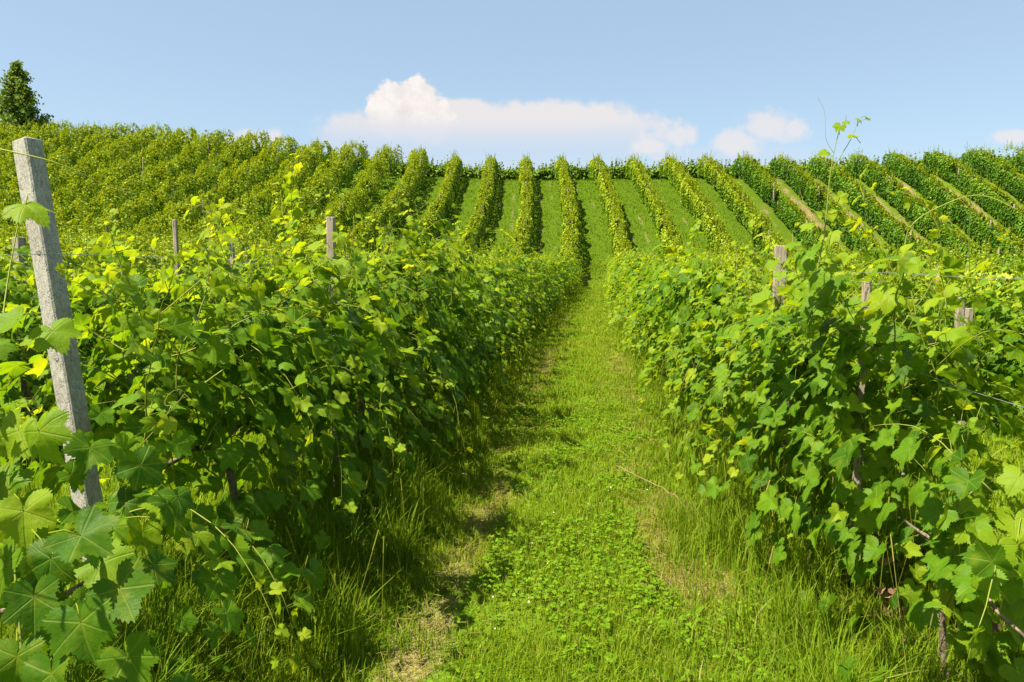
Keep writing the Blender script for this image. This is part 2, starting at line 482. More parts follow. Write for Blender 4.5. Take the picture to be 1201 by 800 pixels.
gx = axis([(-900, -100, 50), (-100, -60, 4), (-60, -8, .5), (-8, 8, .11), (8, 50, .5), (50, 100, 5), (100, 900, 50)])
gy = axis([(-300, -10, 20), (-10, 1, 1), (1, 12, .11), (12, 40, .4), (40, 72, .4), (72, 120, 4), (120, 1500, 60)])
GX, GY = np.meshgrid(gx, gy)
GZ = height(GX, GY)
far_fade = sstep(np.abs(GX), 60, 300)
o_ = off_row(GX, GY)
soil = 1.0 * np.exp(-((o_ + .95) / .55) ** 2) * sstep(GX, 10, 15) * sstep(GY, 42, 47) * (.25 + .75 * vnoise(GX, GY, .35, 5) + .5 * (vnoise(GX, GY, 1.6, 8) - .3))
soil = np.maximum(soil, .42 * np.exp(-(o_ / .25) ** 2) * (.3 + vnoise(GX, GY, 1.2, 6)))
soil = np.clip(soil, 0, 1)
alley = np.abs(np.abs(np.abs(o_) - ROW_W / 2) - .5)
dry = np.maximum(track_dry(GX, GY), .62 * np.exp(-(alley / .22) ** 2) * sstep(GY, 36, 44) * (np.abs(GX) < 14) * sstep(vnoise(GX, GY, .55, 19), .25, .85))
dry = np.maximum(dry, .35 * sstep(vnoise(GX, GY, .4, 9), .55, .9) * sstep(GY, 40, 46) * sstep(GX, 3, 12) * (np.abs(GX) < 60))
nx, ny = len(gx), len(gy)
i = np.arange(ny - 1)[:, None] * nx + np.arange(nx - 1)[None]
q = np.stack([i, i + 1, i + nx + 1, i + nx], -1).reshape(-1, 4)
lush = sstep(GY, 40, 46) * (1 - .6 * sstep(GX, 12, 26)) * (1 - .9 * sstep(-GX, 12, 22))
ga = np.stack([soil, dry, lush, soil * 0], -1).reshape(-1, 4)
ground = link('ground', mk_mesh('ground', np.stack([GX, GY, GZ], -1).reshape(-1, 3), [q], ga, [M_GROUND]))
tag(ground, 'grassy vineyard ground rising into a hill', 'ground', kind='structure')


# ------------------------------------------------------------------ grass
def blades(buf, x, y, hgt, wid, rnd, young, bend=.45, g=rng, z0=None):
    n = len(x)
    z = height(x, y) - .01 if z0 is None else z0
    a = g.uniform(0, 6.283, n); lean = g.uniform(.05, 1, n) * bend
    d = np.stack([np.cos(a), np.sin(a), 0 * a], 1); s = np.stack([-np.sin(a + g.normal(0, .5, n)), np.cos(a), 0 * a], 1)
    b = np.stack([x, y, z], 1); up = np.array([0, 0, 1.])
    h = hgt[:, None]; wv = wid[:, None]; L = lean[:, None]
    m1 = b + up * h * .55 + d * h * L * .25
    t = b + up * h * (1 - .35 * L) + d * h * L
    V = np.stack([b - s * wv * .5, b + s * wv * .5, m1 + s * wv * .38, m1 - s * wv * .38, t], 1)
    off = (np.arange(n) * 5)[:, None, None]
    A = np.zeros((n, 5, 4)); A[..., 0] = rnd[:, None]; A[..., 1] = young[:, None]; A[:, :, 2:] = .5
    buf.add(V, [(np.array([[0, 1, 2, 3]])[None] + off).reshape(-1, 4), (np.array([[3, 2, 4]])[None] + off).reshape(-1, 3)], A)


def scatter(x0, x1, y0, y1, dens, g=rng):
    n = int((x1 - x0) * (y1 - y0) * dens)
    return g.uniform(x0, x1, n), g.uniform(y0, y1, n)


short = Buf(); tall = Buf(); hillg = Buf()
for (y0, y1, dens, wm) in ((1.9, 4.5, 8500, .0042), (4.5, 8, 4600, .006), (8, 15, 2000, .0095), (15, 27, 750, .017), (27, 47, 300, .03)):
    x, y = scatter(-1.5, 1.5, y0, y1, dens); x = x + shift(y)
    dr = track_dry(x, y)
    keep = rng.random(len(x)) < (1 - .25 * dr)
    x, y, dr = x[keep], y[keep], dr[keep]
    pat = vnoise(x, y, .9, 21); pat2 = vnoise(x, y, 3.2, 22)
    h = (.035 + .05 * rng.random(len(x)) ** 1.5) * (.65 + .9 * pat2) * (1 - .35 * dr)
    edge = sstep(np.abs(x - shift(y) - .05), .75, 1.4)
    h = h * (1 + 1.2 * edge)
    rn = np.clip(rng.normal(.52, .17, len(x)) + .50 * (pat - .5) + .75 * dr * rng.random(len(x)) + (rng.random(len(x)) < .05) * .45, 0, 1)
    blades(short, x, y, h, wm * rng.uniform(.6, 1.3, len(x)), rn, rng.uniform(.05, .7, len(x)), .8)
# verge grass under and beside the vines, in tufts
for (side, k) in ((-1, 1), (1, 1), (-1, 2), (1, 2), (-1, 3), (1, 3)):
    for (y0, y1, dens, wm) in ((1.2, 5, 3300, .0050), (5, 10, 1700, .0075), (10, 20, 600, .014), (20, 42, 230, .026)):
        if k > 1: dens *= .45
        if k > 2 and y0 < 4: continue
        b = row_base(side, k)
        x, y = scatter(b - 1.0, b + 1.0, y0, y1, dens)
        # gather into tufts
        tn = max(4, int((y1 - y0) * 2.3 * 9)); tx, ty = scatter(b - 1.1, b + 1.1, y0, y1, 9)
        pick = rng.integers(0, len(tx), len(x)); mt = rng.random(len(x)) < .55
        x = np.where(mt, tx[pick] + rng.normal(0, .07, len(x)), x); y = np.where(mt, ty[pick] + rng.normal(0, .07, len(x)), y)
        inner = (x - b) * (-side)             # >0 towards the path
        x = x + shift(y)
        gauss = np.exp(-((inner - .14) / (.44 + .18 * (1 - sstep(y, 4, 8)))) ** 2)
        th_ = rng.uniform(.55, 1.25, len(tx))[pick]
        h = (.05 + (.42 + .14 * (1 - sstep(y, 4.5, 8))) * gauss * np.where(mt, th_, .7)) * rng.uniform(.45, 1.1, len(x))
        if side > 0 and k == 1: h = h * np.where((x > .88) & (y < 3.3), .5, 1.1)
        lushy = -.16 if (side < 0 and k == 1) else -.02
        rn = np.clip(rng.normal(.42 + lushy, .17, len(x)) + (rng.random(len(x)) < .05) * .5, 0, 1)
        blades(tall, x, y, h, wm * rng.uniform(.6, 1.3, len(x)), rn, rng.uniform(0, .5, len(x)), .75)
# a few dense lush tufts at the feet of the rows
for (tx, ty) in [(-1.22, 3.05), (-1.0, 3.6), (-1.35, 3.9), (-1.05, 4.4), (-1.2, 5.2), (-.98, 5.9), (-1.15, 6.9), (-1.3, 2.75), (-1.0, 2.7), (.92, 3.0), (1.1, 3.5), (1.0, 4.3), (.85, 5.0), (1.05, 5.8), (1.2, 2.7), (.8, 3.9)]:
    n = 170; a = rng.uniform(0, 6.28, n); rr = rng.random(n) ** .7 * .13
    blades(tall, tx + rr * np.cos(a), ty + rr * np.sin(a), rng.uniform(.18, .46, n), rng.uniform(.004, .007, n), np.clip(rng.normal(.34, .1, n), 0, 1), rng.uniform(.1, .5, n), .7)
# alleys beyond
for (side, k) in ((-1, 1), (1, 1)):
    b = row_base(side, k) + side * 1.55
    for (y0, y1, dens, wm) in ((2, 8, 1500, .008), (8, 20, 400, .016)):
        x, y = scatter(b - 1.0, b + 1.0, y0, y1, dens)
        blades(short, x, y, rng.uniform(.05, .16, len(x)), wm * rng.uniform(.6, 1.3, len(x)), np.clip(rng.normal(.55, .2, len(x)), 0, 1), rng.uniform(0, .8, len(x)), .8)
# hill turf tufts between the rows
x = rng.uniform(-34, 40, 120000); y = rng.uniform(43, 66.5, 120000)
o2 = np.abs(off_row(x, y))
al_ = np.abs(np.abs(o2 - ROW_W / 2) - .5)
keep = (o2 > .35) & (rng.random(len(x)) > .6 * np.exp(-(al_ / .22) ** 2) * vnoise(x, y, .55, 19)) & (rng.random(len(x)) < np.where(np.abs(x) < 13, 1, .4)) & ~((x > 11) & (off_row(x, y) < -.2))
x, y = x[keep], y[keep]
blades(hillg, x, y, rng.uniform(.05, .16, len(x)), rng.uniform(.03, .07, len(x)), np.clip(rng.normal(.24, .13, len(x)) + .2 * (vnoise(x, y, .5, 31) - .5), 0, .9), rng.uniform(.02, .22, len(x)), .7)
# dry straw lying on the worn tracks, and thin pale seed stalks in the verges
straw = Buf(); x, y = scatter(-1.05, 1.0, 2.2, 13, 700); x = x + shift(y)
keep = rng.random(len(x)) < track_dry(x, y) * .9 + .06; x, y = x[keep], y[keep]; n = len(x)
a = rng.uniform(0, 6.28, n); ln = rng.uniform(.03, .13, n); d3 = np.stack([np.cos(a), np.sin(a), rng.normal(.05, .18, n)], 1)
p0 = np.stack([x, y, height(x, y) + rng.uniform(.012, .05, n)], 1)
add_rods(straw, p0, p0 + d3 * ln[:, None], rng.uniform(.0009, .0019, n), rng.uniform(.9, 1, n), np.zeros(n))
for (xa, xb, nn_) in ((.62, 1.5, 130), (-1.6, -.8, 60)):
    x = rng.uniform(xa, xb, nn_); y = rng.uniform(2.4, 9, nn_); p0 = np.stack([x, y, height(x, y)], 1); a = rng.uniform(0, 6.28, nn_)
    hh = rng.uniform(.25, .6, nn_); p1 = p0 + np.stack([np.cos(a) * .3, np.sin(a) * .3, np.ones(nn_)], 1) * hh[:, None]
    add_rods(straw, p0, p1, np.full(nn_, .0012), rng.uniform(.8, 1, nn_), np.full(nn_, .3))
    add_rods(straw, p1, p1 + (p1 - p0) * .16, np.full(nn_, .0032), rng.uniform(.85, 1, nn_), np.full(nn_, .2))
tag(link('dry_straw', straw.mesh('dry_straw', [M_GRASS])), 'dry straw and thin pale grass stalks scattered along the path', 'straw', kind='stuff')
tag(link('path_grass', short.mesh('path_grass', [M_GRASS])), 'short sunlit grass of the worn path between the two front vine rows', 'grass', kind='stuff')
tag(link('verge_grass', tall.mesh('verge_grass', [M_GRASS])), 'long tufted grass growing at the feet of the front vines', 'grass', kind='stuff')
tag(link('hillside_grass', hillg.mesh('hillside_grass', [M_GRASS])), 'mown grass strips between the vine rows on the hill', 'grass', kind='stuff')

# clover
cl = Buf()
x, y = scatter(-.75, .85, 2.2, 11, 2200); x = x + shift(y)
keep = (rng.random(len(x)) < .5 * sstep(vnoise(x, y, 1.1, 41) * .6 + .4 * vnoise(x, y, 4.0, 42) + .2 * np.exp(-((y - 3.2) / 1.2) ** 2), .38, .78)) & (track_dry(x, y) < .4); x, y = x[keep], y[keep]
zc = height(x, y) + rng.uniform(.03, .075, len(x))
for k in range(3):
    a = rng.uniform(0, 6.28, len(x)) * 0 + (np.arange(len(x)) * 2.399) + k * 2.094
    tip = np.stack([np.cos(a), np.sin(a), rng.uniform(-.1, .35, len(x))], 1)
    T3 = (np.array([[0, 0], [.5, .35], [.55, .8], [0, 1.], [-.55, .8], [-.5, .35]]), [np.array([[0, 1, 2, 3, 4, 5]])])
    add_leaves(cl, T3, np.stack([x, y, zc], 1), tip, np.tile([0, 0, 1.], (len(x), 1)) + rng.normal(0, .25, (len(x), 3)), rng.uniform(.009, .017, len(x)), rng.random(len(x)), rng.uniform(0, .5, len(x)))
tag(link('clover', cl.mesh('clover', [M_CLOVER])), 'patches of low clover in the middle of the path', 'clover', kind='stuff')
bl = Buf(); x, y = scatter(-.5, .75, 2.3, 7, 3); x = x + shift(y)
ico = np.array([[0, 0, 1.1], [1, 0, 0], [.31, .95, 0], [-.81, .59, 0], [-.81, -.59, 0], [.31, -.95, 0], [0, 0, -.8]])
fi = np.array([[0, a, b] for a, b in ((1, 2), (2, 3), (3, 4), (4, 5), (5, 1))] + [[6, b, a] for a, b in ((1, 2), (2, 3), (3, 4), (4, 5), (5, 1))])
for px, py in zip(x, y):
    bl.add(ico * rng.uniform(.003, .006) + np.array([px, py, height(px, py) + rng.uniform(.06, .1)]), [fi], np.full((7, 4), .5))
tag(link('clover_blossom', bl.mesh('clover_blossom', [M_BLOSSOM])), 'tiny white clover blossoms dotted over the path', 'clover', kind='stuff')


# ------------------------------------------------------------------ grapevines
def shoot_path(g, p0, d0, L, grav, jit=.16, step=.055, zmax=None):
    pts = [np.array(p0, float)]; d = np.array(d0, float); d /= np.linalg.norm(d)
    n = max(3, int(L / step))
    for k in range(n):
        f = k / n
        d = d + g.normal(0, jit, 3) * .6 + np.array([0, 0, -grav * (f ** 1.3)]) * .28
        if zmax is not None and pts[-1][2] > zmax: d[2] -= .30
        if pts[-1][2] < .20: d[2] += .25
        d /= np.linalg.norm(d); pts.append(pts[-1] + d * step)
    return np.array(pts)


def gen_vine(name, g, tmpl, mleaf, length=1.1, n_up=11, n_side=9, top=1.72, leaf=.066, spill=1.0, low=False, dens=1.0, trunk_r=.022, tall_frac=.34):
    """row runs along local Y. returns {part name: mesh}"""
    close = tmpl is T_HI
    fol, can, trk = Buf(), Buf(), Buf(); canes, tens = [], []
    zc = .72 if not low else .5
    lean = g.normal(0, .06, 2)
    tp = np.array([[0, 0, -.08], [lean[0] * .4, lean[1] * .4, .15], [lean[0] * 1.2, lean[1], .38], [lean[0], lean[1] * .6, zc - .05], [lean[0], 0, zc + .03]])
    tt = np.linspace(0, 1, 12)
    tp = np.stack([np.interp(tt, np.linspace(0, 1, 5), tp[:, c]) for c in range(3)], 1) + g.normal(0, .005, (12, 3))
    add_tube(trk, tp, (np.linspace(trunk_r * 1.25, trunk_r * .8, 12) * g.uniform(.85, 1.2, 12)), 0, 8)
    for s in (-1, 1):
        arm = np.array([tp[-1], [lean[0] * .5, s * .18, zc + .05], [g.normal(0, .03), s * .38, zc + .02], [g.normal(0, .04), s * length * .5, zc]])
        add_tube(trk, arm, trunk_r * .75, trunk_r * .35, 7)
    P, TIP, NR, SZ, RN, YG, PA = [], [], [], [], [], [], []

    def leaves_on(pts, base_sz, skip=1, ph=0., yl=0., vertical=False):
        n = len(pts); d = np.gradient(pts, axis=0)
        for k in range(skip, n):
            if g.random() > .9 * dens: continue
            f = k / n; t = d[k] / np.linalg.norm(d[k])
            a = ph + k * np.pi + g.normal(0, .7)
            u = np.cross(t, [0, 0, 1.0]); u = u / (np.linalg.norm(u) + 1e-6); v = np.cross(t, u)
            pd = np.cos(a) * u + np.sin(a) * v
            ox = np.sign(pts[k][0] + g.normal(0, .10)) or 1
            pd = pd * .7 + np.array([ox * .55, g.normal(0, .3), g.uniform(-.15, .35)]); pd /= np.linalg.norm(pd)
            pl = g.uniform(.035, .095) * (1 - .45 * f)
            c = pts[k] + pd * pl
            s_ = base_sz * g.uniform(.6, 1.22) * (1 - .62 * max(0, f - .45) / .55)
            tipd = pd * .75 + np.array([ox * .22, g.normal(0, .35), -.62 + g.normal(0, .28)])
            nr = np.array([ox * g.uniform(.15, .95), g.normal(0, .42), g.uniform(.35, 1.05)])
            P.append(c); TIP.append(tipd); NR.append(nr); SZ.append(s_); PA.append(pts[k])
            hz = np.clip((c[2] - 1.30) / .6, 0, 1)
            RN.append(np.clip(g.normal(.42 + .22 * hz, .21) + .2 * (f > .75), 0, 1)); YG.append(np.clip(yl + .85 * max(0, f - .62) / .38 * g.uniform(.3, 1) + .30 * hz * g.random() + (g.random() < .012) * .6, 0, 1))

    for k in range(n_up):
        y0 = (k + .5) / n_up * length - length / 2 + g.normal(0, .04)
        tallie = g.random() < tall_frac
        L = g.uniform(.75, 1.0) * (top - zc) / .88 * (1.32 if tallie else 1.0)
        pts = shoot_path(g, [g.normal(0, .05), y0, zc], [g.normal(0, .24), g.normal(0, .18), 1], L, g.uniform(-.1, .5), zmax=None if tallie else top)
        can = Buf() if close else can; add_tube(can, pts, .0036, .0012, 4, g.random(), g.uniform(.2, .9)); leaves_on(pts, leaf, ph=g.uniform(0, 6)); canes.append(can)
        if g.random() < .8:      # lateral
            q_ = pts[g.integers(4, max(5, len(pts) - 3))]
            lp = shoot_path(g, q_, [g.normal(0, .8), g.normal(0, .5), .4], g.uniform(.2, .4), .8); leaves_on(lp, leaf * .72, ph=g.uniform(0, 6), yl=.12)
            add_tube(can, np.concatenate([[q_], lp]), .0026, .001, 3, .5, .6)
        if close and g.random() < .5:
            ten = Buf(); tens.append(ten); q_ = pts[-g.integers(1, 6)]; n_ = 14; tt = np.linspace(0, 1, n_); dirx = g.normal(0, 1, 2); dirx /= np.linalg.norm(dirx)
            r_ = g.uniform(.1, .2)
            cur = np.stack([q_[0] + dirx[0] * r_ * tt + .02 * np.sin(tt * 9), q_[1] + dirx[1] * r_ * tt + .02 * np.cos(tt * 9) - .02, q_[2] + r_ * (.8 * tt - .6 * tt ** 2) + .012 * np.sin(tt * 12)], 1)
            add_tube(ten, cur, .0013, .0006, 3, .9, .9)
    for k in range(n_side):
        can = Buf() if close else can; canes.append(can); s = 1 if k % 2 else -1
        y0 = g.uniform(-length / 2, length / 2); z0 = zc + g.uniform(-.25, .6)
        pts = shoot_path(g, [s * .05, y0, z0], [s * g.uniform(.5, 1.1), g.normal(0, .3), g.uniform(.3, .9)], g.uniform(.55, 1.0) * spill / .75, g.uniform(1.0, 1.9))
        add_tube(can, pts, .0032, .0011, 4, g.random(), g.uniform(.2, .8)); leaves_on(pts, leaf * 1.05, ph=g.uniform(0, 6))
    n_fill = int(230 * dens * length)      # leaves of the basal shoots close to the wire
    for k in range(n_fill):
        s = g.choice([-1, 1]); c = np.array([s * abs(g.normal(.27, .20)), g.uniform(-length / 2, length / 2), zc + g.uniform(-.50, .6)])
        P.append(c); PA.append(c + np.array([-s * g.uniform(.02, .05), g.normal(0, .03), g.uniform(.01, .05)])); TIP.append(np.array([s * .5, g.normal(0, .4), -.7])); NR.append(np.array([s * .8, g.normal(0, .35), .55]))
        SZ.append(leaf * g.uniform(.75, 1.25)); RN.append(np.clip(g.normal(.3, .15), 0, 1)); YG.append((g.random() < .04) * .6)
    P, TIP, NR, SZ, RN, YG, PA = map(np.array, (P, TIP, NR, SZ, RN, YG, PA))
    add_leaves(fol, tmpl, P, TIP, NR, SZ, RN, YG, g)
    add_rods(fol, PA, P, np.full(len(P), .0012), g.uniform(.2, .9, len(P)), np.full(len(P), .4))
    parts = {'foliage': fol.mesh(name + '_foliage', [mleaf]), 'trunk': trk.mesh(name + '_trunk', [M_BARK])}
    parts['cane'] = [b.mesh(name + '_cane', [M_SHOOT]) for b in ({id(b): b for b in canes}).values()]
    parts['tendril'] = [b.mesh(name + '_tendril', [M_SHOOT]) for b in tens]
    return parts


def place_vine(parts, loc, rz, label, group, sz=1.0):
    e = link('grapevine', None); e.location = loc; e.rotation_euler = (0, 0, rz); e.scale = (sz, sz, sz)
    tag(e, label, 'grapevine', group)
    for nm, me in parts.items():
        for m_ in (me if isinstance(me, list) else [me]): link(nm, m_, e)
    return e


g = np.random.default_rng(5)
hi = [gen_vine('close_vine', np.random.default_rng(100 + k), T_HI, M_LEAF_HI, n_up=18, n_side=22, leaf=.070, top=1.66, tall_frac=.42) for k in range(4)]
mid = [gen_vine('row_vine', np.random.default_rng(200 + k), T_MID, M_LEAF, n_up=17, n_side=26, leaf=.068, top=1.54, tall_frac=.45) for k in range(6)]
lo = [gen_vine('end_vine', np.random.default_rng(300 + k), T_LOW, M_LEAF, n_up=15, n_side=20, leaf=.078, top=1.52, tall_frac=.25) for k in range(4)]
sparse = gen_vine('sparse_vine', np.random.default_rng(401), T_HI, M_LEAF_HI, n_up=7, n_side=6, top=1.25, leaf=.075, low=True, dens=.75)
sparse_r = gen_vine('sparse_vine', np.random.default_rng(404), T_HI, M_LEAF_HI, n_up=7, n_side=4, top=1.0, leaf=.07, low=True, dens=.6, trunk_r=.013, spill=.6)

SIDE_WORD = {(-1, 1): 'row left of the grass path', (1, 1): 'row right of the grass path',
             (-1, 2): 'second row left of the path', (1, 2): 'second row right of the path'}
front_l = front_r = near_r = mid_l = None
for (side, k, ys) in ((-1, 1, [1.75, 3.15, 4.15] + list(np.arange(5.2, 38.5, 1.06))), (1, 1, [2.75, 3.75] + list(np.arange(4.8, 38.5, 1.06))),
                      (-1, 2, list(np.arange(4.6, 21, 1.08))), (1, 2, list(np.arange(6.2, 21, 1.08)))):
    for j, y in enumerate(ys):
        b = row_x(side, k, y)
        if side < 0 and k == 1 and j == 0: v = sparse
        elif side > 0 and k == 1 and j == 0: v = sparse_r
        elif k == 1 and y < 6.5: v = hi[(j + (0 if side < 0 else 2)) % 4]
        elif y < 17: v = mid[int(g.integers(0, 6))]
        else: v = lo[int(g.integers(0, 4))]
        rz = float(g.choice([0, math.pi])) + float(g.normal(0, .05))
        size = float(g.uniform(.94, 1.06)) * (1.07 if side < 0 and k == 1 and y < 8 else 1) * (1.0 if y < 17 else 1.02)
        word = ordw(j + 1)
        lab = f'leafy grapevine in the {SIDE_WORD[(side, k)]}, {word} vine from the front'
        if v is sparse: lab = 'low open grapevine in front of the leaning grey post, large leaves close up'
        if v is sparse_r: lab = 'low sparse yellow-green grapevine at the near end of the row right of the path'
        e = place_vine(v, (b, y, float(height(b, y))), rz, lab, f'grapevines of the {SIDE_WORD[(side, k)]}', size)
        if v is sparse: front_l = e; e.rotation_euler.z = 0; e.scale = (1, 1, 1)
        if side < 0 and k == 1 and j == 2: mid_l = e
        if v is sparse_r: near_r = e
        if side > 0 and k == 1 and j == 1: front_r = e

# ---- far rows: one leafy hedge-like row each
def gen_row(name, side, k, y0, y1, g, top=1.72, hue=0., yng=1., wide=1., rag=.10):
    buf = Buf(); rowh = g.normal(0, .05)
    for (a, b, dens, tm, sz) in ((y0, min(y1, 40), 420, T_LOW, .078), (max(y0, 40), y1, 640, T_FAR, .125)):
        if b <= a: continue
        n = int((b - a) * dens); y = g.uniform(a, b, n)
        cl_ = vnoise(y, np.full(n, k * 7.3 + side), 1.1, 50 + k); c2 = vnoise(y, np.full(n, k * 3.1 + side * 5), .35, 70)
        clump = .5 + .5 * np.cos((y / 1.05 + k * .37) * 6.283 + 1.2 * np.sin(y * 2.3 + k))
        rag_ = rag * (vnoise(y, np.full(n, k * 2.7 + side), 2.3, 77) - .5) + .5 * rag * (clump - .5)
        tp_ = top * (.86 + .22 * cl_ + .06 * c2 + rag_)
        u = g.random(n); z = .28 + (tp_ - .28) * u ** .75
        hw = wide * (.40 + .26 * (cl_ - .5) + .9 * rag_) * np.sqrt(np.clip(1 - np.abs((z - .85) / (tp_ - .78)) ** 3.6 * np.where(z > .85, .85, .9), .05, 1))
        s = g.choice([-1., 1.], n); xo = s * hw * np.sqrt(g.uniform(.55, 1.08, n))
        wob = (rag - .12) * 2.2 * (vnoise(y, np.full(n, k * 5.1), .8, 33) - .5 + .8 * (vnoise(y, np.full(n, k * 9.7), 2.1, 34) - .5)) if rag > .12 else 0
        x = row_x(side, k, y) + xo + wob
        pos = np.stack([x, y, height(row_x(side, k, y), y) + z], 1)
        slope_ = np.clip((z - .6) / np.maximum(tp_ - .6, .1), 0, 1)
        tip = np.stack([s * .45 + g.normal(0, .3, n), g.normal(0, .45, n), -.75 + g.normal(0, .35, n)], 1)
        nr = np.stack([s * (1.05 - .7 * slope_) + g.normal(0, .25, n), g.normal(0, .28, n), .3 + .8 * slope_ + g.normal(0, .2, n)], 1)
        hz = np.clip((z - .9) / .9, 0, 1)
        rn = np.clip(g.normal(.36 + hue, .17, n) + .22 * hz, 0, 1); yg = np.clip((hz * g.uniform(0, .6, n) + .05) * yng, 0, 1)
        vine_id = np.floor(y / 1.05).astype(int); jit = g.normal(0, 1, 400)
        rn = np.clip(rn + .10 * jit[vine_id % 400] + rowh, 0, 1); weak = g.random(400) < .07
        kp = ~(weak[vine_id % 400] & ((z > tp_ * .62) | (g.random(n) < .5)))
        add_leaves(buf, tm, pos[kp], tip[kp], nr[kp], (sz * g.uniform(.7, 1.25, n))[kp], rn[kp], yg[kp], g)
        # upright shoot tips
        m = int((b - a) * 13); ys = g.uniform(a, b, m); xs = row_x(side, k, ys) + g.normal(0, .14, m); ht = g.uniform(.2, .95, m) * g.uniform(.4, 1, m)
        tb = top * (.86 + .20 * vnoise(ys, np.full(m, k * 7.3 + side), 1.1, 50 + k))
        lx = g.normal(0, .16, (m, 2))
        for st in range(6):
            f = (st + .5) / 6; 
            pz = height(row_x(side, k, ys), ys) + tb + ht * f
            pos = np.stack([xs + lx[:, 0] * ht * f * 1.5, ys + lx[:, 1] * ht * f, pz], 1)
            s = np.where((st % 2) == 0, 1., -1.) * g.choice([-1., 1.], m)
            tip = np.stack([s, g.normal(0, 1, m), g.uniform(-.3, .9, m)], 1)
            nr = np.stack([g.normal(0, .5, m), g.normal(0, .5, m), np.ones(m)], 1)
            add_leaves(buf, tm, pos, tip, nr, sz * (1.0 - .6 * f) * (.72 if tm is T_LOW else 1.0) * np.ones(m), np.clip(g.normal(.6, .15, m), 0, 1), g.uniform(.2, .8, m), g)
        p0 = np.stack([xs, ys, height(row_x(side, k, ys), ys) + tb - .1], 1)
        p1 = p0 + np.stack([lx[:, 0] * ht * 1.5, lx[:, 1] * ht, ht + .1], 1)
        add_rods(buf, p0, p1, np.full(m, .004 if tm is T_LOW else .009), np.full(m, .6), np.full(m, .5))
        # trunks
    e = link(name, None); yb = y0; xb = float(row_x(side, k, yb)); e.location = (xb, yb, float(height(xb, yb)))
    me = buf.mesh('vine_row_foliage', [M_LEAF_FAR])
    me.transform(__import__('mathutils').Matrix.Translation(-Vector(e.location)))
    link('foliage', me, e)
    tk = Buf()
    for yt in np.arange(y0 + .5, y1, 1.05):
        xt = float(row_x(side, k, yt)); zt = float(height(xt, yt))
        add_tube(tk, [[xt, yt, zt - .1], [xt + .02, yt + .02, zt + .4], [xt, yt, zt + .85]], .03, .022, 5)
    tm_ = tk.mesh('vine_row_trunks', [M_BARK]); tm_.transform(__import__('mathutils').Matrix.Translation(-Vector(e.location)))
    o = link('trunk', tm_, e); o['kind'] = 'stuff'
    return e


NL, NR_ = 19, 13
for side, cnt in ((-1, NL), (1, NR_)):
    for k in range(1, cnt + 1):
        b = abs(row_base(side, k))
        y0 = 38.8 if k == 1 else (21.2 if k == 2 else (max(9.0, 1.12 * b - 3) if side < 0 else max(9.0, 1.5 * b - 4)))
        y1 = 67.2
        if y0 > 62: continue
        e = gen_row('vine_row', side, k, y0, y1, np.random.default_rng(1000 + k + (side > 0) * 100), top=2.08 if side < 0 and k > 4 else (1.72 if side > 0 and k > 4 else 1.75),
                    rag=.50 if side < 0 and k > 5 else .30 if side < 0 and k > 4 else .12, hue=.14 if side < 0 and k > 3 else (-.24 if side > 0 and k > 4 else .06), yng=1.35 if side < 0 and k > 3 else (.2 if side > 0 and k > 4 else 1.4), wide=1.85 if side < 0 and k > 6 else 1.5 if side < 0 and k > 5 else 1.2 if side < 0 and k > 4 else (1.08 if side > 0 and k > 3 else 1.05))
        sw = 'left' if side < 0 else 'right'
        lab = f'long vine row climbing the hill, {ordw(k)} row {sw} of the grass path'
        tag(e, lab, 'vine row', 'vine rows climbing the hill')


# ---- cross rows along the top of the hill
def gen_cross(yc, g, lab):
    buf = Buf(); dens = 420
    x = g.uniform(-52, 46, int(98 * dens)); n = len(x); yy = yc + g.normal(0, .3, n)
    cl_ = vnoise(x, np.full(n, yc), 1.3, 91); z = .5 + (1.75 * (.55 + .42 * cl_) - .5) * g.random(n) ** .8
    pos = np.stack([x, yy, height(x, np.full(n, yc)) + z], 1)
    tip = g.normal(0, .5, (n, 3)) + np.array([0, -.4, -.3]); nr = g.normal(0, .4, (n, 3)) + np.array([0, -.4, .7])
    add_leaves(buf, T_FAR, pos, tip, nr, .17 * g.uniform(.7, 1.25, n), np.clip(g.normal(.25, .16, n), 0, 1), g.uniform(0, .35, n), g)
    m = 98 * 9; xs = g.uniform(-52, 46, m); ht = g.uniform(.25, 1.0, m)
    tb = 1.75 * (.52 + .42 * vnoise(xs, np.full(m, yc), 1.3, 91)); hz = height(xs, np.full(m, yc))
    for st in range(6):
        f = (st + .5) / 6
        pos = np.stack([xs, np.full(m, yc), hz + tb + ht * f], 1)
        add_leaves(buf, T_FAR, pos, g.normal(0, 1, (m, 3)), g.normal(0, .5, (m, 3)) + np.array([0, 0, 1]), (.21 * (1 - .5 * f)) * np.ones(m), np.clip(g.normal(.3, .15, m), 0, 1), g.uniform(.1, .6, m), g)
    o = link('vine_row', buf.mesh('hilltop_row', [M_LEAF_FAR])); tag(o, lab, 'vine row', 'vine rows along the hilltop')


gen_cross(68.8, np.random.default_rng(71), 'vine row running crosswise along the hilltop, just behind the ends of the climbing rows')
gen_cross(71.0, np.random.default_rng(72), 'rearmost vine row running crosswise beyond the hilltop')


